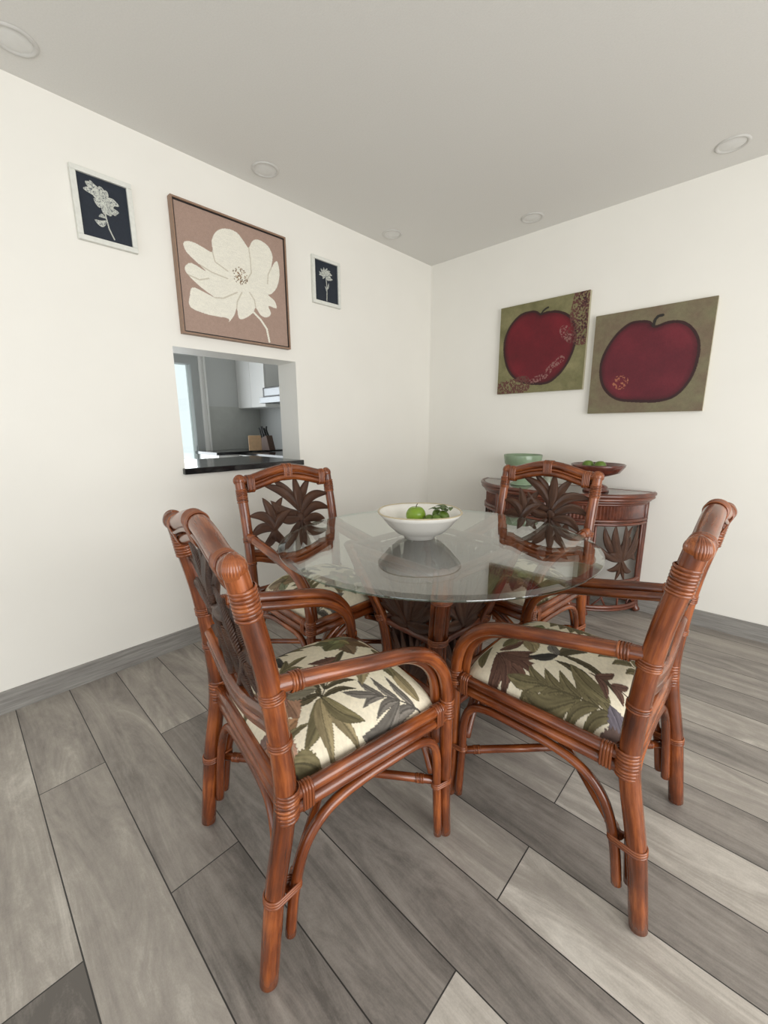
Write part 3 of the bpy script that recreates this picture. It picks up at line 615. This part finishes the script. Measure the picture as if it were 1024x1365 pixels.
# ------------------------------------------------------------------ chairs
def back_y(z): return float(np.interp(z, [.44, .66, .90, .98], [.060, .050, .008, -.010]))
def make_chair(root):
    # crest rail: two stout arched canes with a thin one between
    cz = lambda x: .040*max(0, math.cos(PI*x/.40))**1.3 if abs(x) < .2 else 0
    b = MB(); xs = [-.24, -.20, -.16, -.12, -.08, -.04, 0, .04, .08, .12, .16, .20, .24]
    b.tube([(x, -.006 if abs(x) < .2 else -.006, .963+cz(x)) for x in xs], .022, 18, 4)
    b.tube([(x, back_y(.93)+.002, .922+cz(x)) for x in xs[1:-1]], .0155, 14, 4)
    b.tube([(x, back_y(.945)+.014, .942+cz(x)) for x in xs[1:-1]], .006, 8, 4); b.tube([(x, back_y(.945)-.016, .940+cz(x)) for x in xs[1:-1]], .006, 8, 4)
    crest = b.build('crest_rail', M['cane'], root)
    MB().loops((0, -.003, .983), (1, 0, 0), 0, 0, 6, .048, (0, -.15, .98), hull=(.020, .0235, -.021, .0165)).build('rattan_binding', M['bind'], crest)
    for s in (-1, 1):
        b = MB(); b.tube([(s*.238, -.004, .008), (s*.238, .022, .22), (s*.24, .058, .43), (s*.24, .054, .60), (s*.24, .036, .76), (s*.24, .008, .90), (s*.24, -.006, .965)], [.0205, .022, .0235, .023, .0225, .0225, .0225], 18, 6)
        rear = b.build('leg', M['cane'], root)
        b = MB(); b.tube([(s*.236, .548, .008), (s*.238, .538, .14), (s*.24, .536, .30), (s*.24, .536, .435)], [.0165, .0175, .018, .018], 16, 6); front = b.build('leg', M['cane'], root)
        b = MB(); b.tube([(s*.24, .536, .43), (s*.24, .533, .50), (s*.24, .512, .565), (s*.24, .465, .618), (s*.24, .40, .648), (s*.24, .30, .668), (s*.24, .17, .692), (s*.24, .05, .713)], [.018, .018, .0185, .019, .0195, .0195, .019, .018], 16, 6)
        b.tube([(s*.212, .520, .42), (s*.212, .515, .50), (s*.212, .492, .56), (s*.212, .445, .605), (s*.212, .38, .632), (s*.212, .28, .652), (s*.212, .15, .678), (s*.214, .06, .695)], .0145, 14, 6)
        arm = b.build('armrest', M['cane'], root)
        b = MB(); b.tube([(s*.24, .512, .03), (s*.24, .504, .20), (s*.24, .500, .30), (s*.24, .478, .355), (s*.24, .43, .378), (s*.24, .34, .381), (s*.24, .24, .378), (s*.24, .165, .362), (s*.24, .115, .325), (s*.239, .086, .27), (s*.238, .066, .19), (s*.238, .052, .09)], .0125, 12, 5)
        b.build('arched_brace', M['cane'], root)
        b = MB(); b.tube([(s*.24, .06, .447), (s*.24, .53, .447)], .0155, 14, 4); b.tube([(s*.24, .06, .414), (s*.24, .53, .414)], .0155, 14, 4)
        rail = b.build('side_rail', M['cane'], root)
        def W(par, c, axis, ra, n, width, udir=None, hull=None):
            MB().loops(c, axis, ra, ra, n, width, udir, hull=hull).build('rattan_binding', M['bind'], par)
        W(rear, (s*.24, .062, .437), (0, .05, 1), .0255, 8, .07); W(rail, (s*.24, .105, .4305), (0, 1, 0), 0, 4, .028, (0, 0, 1), (-.0165, .0165, .0165, .0165))
        W(front, (s*.24, .536, .44), (0, 0, 1), .0195, 7, .056); W(rail, (s*.24, .497, .4305), (0, 1, 0), 0, 4, .026, (0, 0, 1), (-.0165, .0165, .0165, .0165))
        W(rear, (s*.24, .046, .695), (0, -.09, 1), .0245, 4, .024); W(arm, (s*.24, .095, .705), (0, 1, -.1), .020, 4, .026)
        W(rear, (s*.24, .055, .585), (0, -.05, 1), .0242, 3, .018)
        W(rear, (s*.238, .0222, .222), (0, .05, 1), 0, 3, .020, (0, 1, 0), (0, .023, .0485, .0135)); W(front, (s*.238, .537, .205), (0, 0, 1), 0, 3, .019, (0, 1, 0), (0, .0185, -.033, .0135))
        W(rear, (s*.24, .010, .895), (0, -.15, 1), .0242, 8, .062)
        W(crest, (s*.195, -.001, .943), (1, 0, 0), 0, 5, .038, (0, -.24, .97), (.020, .0235, -.021, .0165))
        # wrapped corner where crest meets post
        b = MB(); b.sphere((s*.239, -.007, .963), .0262, 20, 14, sq=(1, 1, .98))
        for k in range(6): ang = -.5+.2*k; b.loops((s*.239, -.007, .963), (s*math.sin(ang+.5), math.cos(ang+.5)*.6+.3, 0), .0262, .0262, 1, .008)
        b.build('corner_wrap', M['bind'], rear)
    for (yy, nm) in ((.53, 'front_rail'), (.062, 'rear_rail')):
        b = MB(); b.tube([(-.24, yy, .447), (.24, yy, .447)], .0155, 14, 4); b.tube([(-.24, yy, .414), (.24, yy, .414)], .0155, 14, 4); b.build(nm, M['cane'], root)
    b = MB(); b.tube([(-.214, .03, .09), (-.212, .04, .20), (-.195, .05, .30), (-.15, .058, .365), (-.07, .06, .385), (.07, .06, .385), (.15, .058, .365), (.195, .05, .30), (.212, .04, .20), (.214, .03, .09)], .0125, 12, 5); b.build('rear_brace', M['cane'], root)
    b = MB()
    for s in (-1, 1):
        b.tube([(s*.225, .520, .205), (s*.19, .522, .27), (s*.13, .524, .34), (s*.05, .526, .388)], .0115, 12, 5); b.tube([(s*.225, .496, .24), (s*.19, .50, .30), (s*.14, .505, .35), (s*.08, .51, .392)], .0105, 12, 5)
    b.build('front_brace', M['cane'], root)
    b = MB(); b.tube([(.226, .50, .213), (-.226, .060, .213)], .012, 12, 4); st = b.build('stretcher', M['cane'], root)
    for q in ((.200, .475, .213), (-.200, .085, .213)): MB().loops(q, (.452, .44, 0), .0122, .0122, 5, .024).build('rattan_binding', M['bind'], st)
    b = MB(); b.tube([(-.226, .50, .189), (.226, .060, .189)], .012, 12, 4); st = b.build('stretcher', M['cane'], root)
    for q in ((-.200, .475, .189), (.200, .085, .189)): MB().loops(q, (-.452, .44, 0), .0122, .0122, 5, .024).build('rattan_binding', M['bind'], st)
    MB().box(-.225, .225, .07, .52, .415, .43).build('seat_base', M['dark'], root)
    lz = lambda x: -.055*max(0, math.cos(PI*x/.44))**1.2 if abs(x) < .22 else 0
    b = MB(); b.tube([(x, back_y(.62), .632+lz(x)) for x in xs], .0165, 14, 4); b.tube([(x, back_y(.6)-.0, .602+lz(x)) for x in xs], .0145, 14, 4); b.build('lower_back_rail', M['cane'], root)
    # carved palm splat
    fm = lambda x, z, d: (x, back_y(z)+d, z)
    b = MB(); R0 = (-.045, .755); R1 = (.105, .72)
    for k, (t, wd, bd, ly) in enumerate([((.135, .935), .034, .12, .004), ((.075, .955), .034, .08, -.004), ((-.035, .965), .036, .02, .006), ((-.13, .945), .034, -.08, .0), ((-.228, .855), .036, -.20, .004), ((-.230, .775), .036, -.22, -.004), ((-.20, .695), .034, -.2, .005),
                                         ((.10, .855), .036, -.14, -.006), ((.09, .79), .034, -.12, .006), ((.115, .605), .034, -.1, .0), ((.045, .585), .034, .08, .005), ((-.055, .57), .034, .05, -.003), ((-.135, .60), .034, -.1, .004), ((-.19, .665), .034, .15, 0)]):
        up_ = max(0, min(1, (t[1]-.74)/.15)); b.leaf((R0[0]+.012*(1 if t[0] > R0[0] else -1)*(1-up_), R0[1]-.02+.055*up_), t, wd*1.3, fm, bd, .013, 14, ly)
    for k, (t, wd, bd, ly) in enumerate([((.145, .875), .036, .08, .004), ((.226, .80), .034, .22, .008), ((.226, .70), .034, .22, .003), ((.035, .865), .034, -.1, -.007), ((.01, .80), .034, -.12, .009), ((.10, .66), .034, .05, .004), ((.18, .645), .032, -.15, .0), ((.05, .645), .030, .15, .002)]):
        b.leaf(R1, t, wd*1.3, fm, bd, .012, 12, ly)
    b.sphere(fm(*R0, 0), .024, 14, 10, sq=(1, .6, 1.1)); b.sphere(fm(*R1, 0), .02, 14, 10, sq=(1, .6, 1.1))
    b.tube([fm(-.045, .75, 0), fm(-.05, .66, 0), fm(-.045, .585, 0)], .010, 10, 4); b.tube([fm(.1, .715, 0), fm(.06, .66, 0), fm(.02, .60, 0)], .009, 10, 4)
    b.build('carved_palm_splat', M['carve'], root)
GRP = 'rattan armchairs round the glass table'
defs = [((1.383, -2.643), 1.411, 'rattan armchair nearest the camera on the left, its slanted back turned to us', 'A'),
        ((2.184, -1.783), 3.13, 'rattan armchair at the right of the table, side-on with its back towards the right edge', 'B'),
        ((.540, -1.860), -.060, 'rattan armchair by the left wall below the black ledge', 'C'),
        ((1.446, -.898), -1.66, 'rattan armchair standing in front of the half-round sideboard', 'D')]
root = thing('rattan_armchair', defs[0][2], 'chair', (*defs[0][0], 0), defs[0][1]-PI/2, GRP)
make_chair(root)
roots = [root]
for (xy, th, lb, k) in defs[1:]: roots.append(dup(root, (*xy, 0), th-PI/2, lb))
for rr, lay, sd in zip(roots, (LAY_A, LAY_B, LAY_B, LAY_A), (1, 2, 3, 4)): cushion('seat_cushion', lay, sd, rr, 230 if sd < 3 else 150)

# ------------------------------------------------------------------ glass table
TC = (1.31, -1.685)
base = thing('dining_table', 'round glass-topped dining table on a flared carved rattan base', 'table', (*TC, 0))
R_, zt = .617, .76; th = .012
BV = .026
b = MB(); b.lathe([(.0005, 0), (R_-BV, 0)], 128, (0, 0, zt)); b.lathe([(R_-.004, -th), (.0005, -th)], 128, (0, 0, zt)); b.build('glass_top', M['glass'], base)
MB().lathe([(R_-BV, 0), (R_-.001, -.0045)], 128, (0, 0, zt)).build('bevelled_border', M['glass'], base)
b = MB(); b.lathe([(R_-.001, -.0045), (R_, -.007), (R_-.001, -.010), (R_-.004, -th)], 128, (0, 0, zt)); b.build('glass_edge', M['edge'], base)
A0 = math.radians(42)
corn = [A0+k*PI/2 for k in range(4)]
prof = [(.35, .735), (.285, .58), (.22, .42), (.195, .28), (.20, .16), (.235, .008)]
rad = lambda z: float(np.interp(z, [p[1] for p in prof][::-1], [p[0] for p in prof][::-1]))
for a in corn:
    ca, sa = math.cos(a), math.sin(a)
    b = MB(); b.tube([(r_*ca, r_*sa, z) for r_, z in prof], .021, 16, 6)
    for s in (-1, 1): b.tube([((r_-.012)*ca-s*.026*sa, (r_-.012)*sa+s*.026*ca, z) for r_, z in prof], .0105, 12, 6)
    lg = b.build('leg', M['cane'], base)
    for z in (.62, .42, .22): MB().loops((rad(z)*ca, rad(z)*sa, z), (ca*.3, sa*.3, 1), .024, .0375, 4, .03, (ca, sa, 0)).build('rattan_binding', M['bind'], lg)
for k in range(4):
    a, a2 = corn[k], corn[(k+1) % 4]
    p = lambda z, t, d=0, a=a, a2=a2: ((rad(z)-.004+d)*(math.cos(a)*(1-t)+math.cos(a2)*t), (rad(z)-.004+d)*(math.sin(a)*(1-t)+math.sin(a2)*t), z)
    for z in (.722, .692, .40, .12, .088): MB().tube([p(z, t) for t in (0, .25, .5, .75, 1)], .0135, 12, 3).build('cross_rail', M['board'], base)  # same rattan as the legs, coloured darker to stand in for shade
    b = MB(); W = .45
    f2 = lambda x, z, d, p=p: p(z, x/W, d)
    def fan(bx_, bz_, tips, wd):
        for t, z in tips: b.leaf((bx_*W, bz_), (t*W, z), wd, f2, random.uniform(-.1, .1), .012, 10, random.uniform(-.007, .007))
    fan(.5, .43, ((.03, .56), (.05, .65), (.14, .70), (.24, .71), (.33, .70), (.42, .71), (.5, .70), (.59, .71), (.68, .70), (.77, .71), (.87, .70), (.95, .65), (.97, .56), (.05, .47), (.95, .47), (.2, .42), (.8, .42)), .062)
    fan(.2, .56, ((.04, .70), (.14, .71), (.3, .70), (.02, .62)), .045); fan(.8, .56, ((.96, .70), (.86, .71), (.7, .70), (.98, .62)), .045)
    fan(.5, .13, ((.08, .24), (.10, .33), (.2, .385), (.34, .39), (.5, .39), (.66, .39), (.8, .385), (.9, .33), (.92, .24), (.15, .16), (.85, .16)), .06)
    b.build('carved_panel', M['carve'], base)

# ------------------------------------------------------------------ bowls and fruit
def bowl_prof(R, h, t=.006, foot=.05): return [(.0005, .012), (foot*.8, .012), (R*.55, h*.22+.01), (R*.80, h*.60), (R*.93, h*.9), (R-.001, h)]
bx, by = 1.268, -1.728
r = thing('white_bowl', 'white ceramic bowl with a thin tan rim in the middle of the glass table', 'bowl', (bx, by, .761))
inner = [(.0005, .016), (.045, .018), (.085, .032), (.12, .062), (.146, .094), (.164, .107)]
outer = [(.169, .108), (.171, .104), (.156, .088), (.130, .056), (.098, .026), (.066, .011), (.062, .0), (.0005, .0)]
MB().lathe(inner+outer, 72, sq=.022).build('bowl_body', M['porcelain'], r)
MB().lathe([(.1635, .1075), (.166, .1105), (.170, .1105), (.1725, .107)], 72, sq=.022).build('rim', M['rim'], r)
o = MB().sphere((0, 0, 0), .040, 26, 18, sq=(1, 1, .93), dimple=.16).build('green_apple', M['apple']); o.location = (bx-.014, by-.006, .761+.090)
tag(o, 'large shiny green apple in the white bowl', 'apple'); MB().tube([(0, 0, .028), (.003, 0, .040), (.008, 0, .046)], .0018, 8, 3).build('stem', M['stem'], o)
rng = random.Random(3)
lb = ['yellow-green fruit under leaves beside the apple in the white bowl', 'dark green fruit nearest the right rim of the white bowl', 'dark green fruit at the back of the white bowl', 'small green fruit at the front right of the white bowl']
for k, (dx, dy, dz, rr) in enumerate(((.052, .004, .078, .022), (.088, .042, .092, .021), (.048, .060, .086, .024), (.088, -.002, .085, .019))):
    o = MB().sphere((0, 0, 0), rr, 18, 12, sq=(1.15, 1, .9), dimple=.05).build('small_green_fruit', M['lime']); o.location = (bx+dx, by+dy, .761+dz); o.rotation_euler = (rng.random(), rng.random(), rng.random()*3)
    tag(o, lb[k], 'fruit', 'small fruit in the white bowl')
b = MB()
for k in range(9):
    a = rng.random()*2*PI; c = (bx+.075+rng.uniform(-.03, .03), by+.045+rng.uniform(-.03, .03)); l = rng.uniform(.035, .055); zz = .872+rng.uniform(0, .012)
    b.leaf((c[0], c[1]), (c[0]+l*math.cos(a), c[1]+l*math.sin(a)), .017, lambda x, y, d, zz=zz: (x, y, zz+d), .1, .003, 8, 0, curl=.008)
b.tube([(bx+.03, by+.05, .874), (bx+.075, by+.05, .886), (bx+.115, by+.03, .880)], .002, 6, 4)
o = b.build('leafy_sprig', M['leafgreen']); tag(o, 'dark leafy sprig lying over the small fruit in the white bowl', 'leaves')

# ------------------------------------------------------------------ half-round sideboard
SX, SA, SB, SH = 1.195, .575, .42, .80
r = thing('sideboard', 'half-round rattan sideboard with carved palm panels against the right wall', 'sideboard', (SX, -.018, 0))
def el(t, z, d=0, a=SA, b_=SB): return ((a+d)*math.cos(t), -(b_+d)*math.sin(t), z)
ts = [PI*k/24 for k in range(25)]
b = MB()
n = 48; top = [el(PI*k/n, .784, -.01) for k in range(n+1)]; k0 = [(x, y, z) for x, y, z in top]+[(x, y, .770) for x, y, z in top]
b.add(k0, [tuple(range(n, -1, -1)), tuple(range(n+1, 2*n+2))], smooth=False); b.build('top_board', M['board'], r)
b = MB()
for (d, z, rr) in ((.0, .782, .014), (-.004, .760, .012), (-.022, .742, .011)): b.tube([el(t, z, d) for t in ts], rr, 12, 2)
b.tube([(-SA, -.012, .782), (SA, -.012, .782)], .012, 12, 2); b.build('top_rim', M['board'], r)
b = MB(); q = [el(PI*k/n, .792, -.016) for k in range(n+1)]; b.add(q+[(x, y, .786) for x, y, z in q], [tuple(range(n, -1, -1))]+[(i, i+1, n+2+i, n+1+i) for i in range(n)], smooth=False); b.build('glass_inset', M['glass'], r)
# apron with vertical reeds
b = MB(); nn = 75; IN = -.035
for (z0, z1) in ((.625, .735),):
    vs = []
    for k in range(nn*2+1):
        t = PI*k/(nn*2); d = IN + (.004 if k % 2 else -.003)
        vs += [el(t, z0, d), el(t, z1, d)]
    b.add(vs, [(2*k, 2*k+2, 2*k+3, 2*k+1) for k in range(nn*2)], smooth=False)
b.build('reeded_apron', M['reed'], r)
b = MB()
for (d, z, rr) in ((IN+.006, .625, .010), (IN+.006, .603, .010), (IN+.006, .726, .008), (IN+.004, .235, .010), (IN+.008, .065, .012), (IN+.008, .045, .008)): b.tube([el(t, z, d) for t in ts], rr, 12, 2)
b.tube([el(0.02, .61, IN), el(PI-.02, .61, IN)], .01, 10, 2); b.tube([el(0.02, .06, IN), el(PI-.02, .06, IN)], .01, 10, 2); b.build('ring_rail', M['board'], r)
pts = [.04, PI*.30, PI*.70, PI-.04]
for t in pts:
    b = MB(); x, y, _ = el(t, 0, IN)
    b.tube([(x, y, .735), (x, y, .4), (x, y, .08), (x*1.03, y*1.03, .01)], [.017, .017, .019, .023], 14, 4)
    for s in (-1, 1): x2, y2, _ = el(t+s*.055, 0, IN-.004); b.tube([(x2, y2, .62), (x2, y2, .06)], .009, 10, 3)
    b.build('leg', M['board'], r)
for i in range(3):
    t0, t1 = pts[i], pts[i+1]; W = .42
    f2 = lambda x, z, d, t0=t0, t1=t1: el(t0+(t1-t0)*(x/W), z, IN+d)
    b = MB(); rr = (.5*W, .37)
    for (tx, tz, wd, bd) in ((.22, .60, .055, .12), (.36, .585, .045, -.1), (.5, .60, .05, .05), (.66, .60, .055, -.1), (.82, .59, .05, -.12), (.12, .50, .04, .12), (.9, .47, .04, -.12), (.5, .5, .05, 0), (.38, .52, .05, .1), (.62, .52, .05, -.1)): b.leaf(rr, (tx*W, tz), wd, f2, bd, .012, 12, random.uniform(-.005, .005))
    for (tx, tz, wd, bd) in ((.18, .36, .045, -.25), (.82, .38, .045, .25), (.28, .29, .04, .2), (.72, .31, .04, -.2), (.42, .24, .03, .05), (.58, .24, .03, -.05)): b.leaf(rr, (tx*W, tz), wd, f2, bd, .012, 10, random.uniform(-.005, .005))
    b.build('carved_palm_panel', M['carve'], r)
    b = MB()
    for (x0, z0, x1, z1) in ((.1, .07, .5, .23), (.9, .07, .5, .23), (.5, .07, .5, .23), (.1, .23, .3, .07), (.9, .23, .7, .07)): b.tube([f2(x0*W, z0, 0), f2((x0+x1)/2*W, (z0+z1)/2, 0), f2(x1*W, z1, 0)], .006, 8, 3)
    b.build('lattice', M['board'], r)
TOP = .775+.0185
r = thing('green_bowl', 'green glazed footed bowl on the left of the sideboard', 'bowl', (.995, -.22, TOP))
MB().lathe([(.0005, .12), (.07, .125), (.112, .155), (.124, .208), (.128, .210), (.130, .206), (.122, .150), (.085, .105), (.035, .085), (.030, .05), (.04, .03), (.075, .008), (.078, 0), (.0005, 0)], 48).build('bowl_body', M['celadon'], r)
r = thing('wooden_bowl', 'dark wooden pedestal bowl with two limes on the sideboard', 'bowl', (1.48, -.20, TOP))
MB().lathe([(.0005, .125), (.08, .130), (.135, .155), (.150, .170), (.155, .168), (.152, .155), (.125, .118), (.06, .095), (.030, .088), (.026, .06), (.034, .045), (.06, .034), (.068, .026), (.062, .018), (.074, .012), (.076, 0), (.0005, 0)], 48).build('bowl_body', M['turned'], r)
for (x, y, lb_) in ((1.430, -.23, 'left of the two limes in the wooden pedestal bowl'), (1.505, -.245, 'right of the two limes in the wooden pedestal bowl')):
    o = MB().sphere((0, 0, 0), .033, 20, 14, sq=(1.05, 1, .92), dimple=.06).build('lime', M['lime']); o.location = (x, y, TOP+.163); tag(o, lb_, 'lime', 'limes in the wooden bowl')
r = thing('candle_glass', 'small clear glass with a white candle between the two bowls', 'candle holder', (1.19, -.24, TOP))
MB().lathe([(.026, 0), (.030, .09), (.032, .09), (.029, 0)], 28).build('glass_cup', M['glass'], r); MB().lathe([(.0005, .002), (.0255, .002), (.0265, .07), (.0005, .07)], 28).build('candle', M['wax'], r); MB().tube([(0, 0, .07), (0, 0, .085)], .0015, 6, 1).build('wick', M['dark'], r)
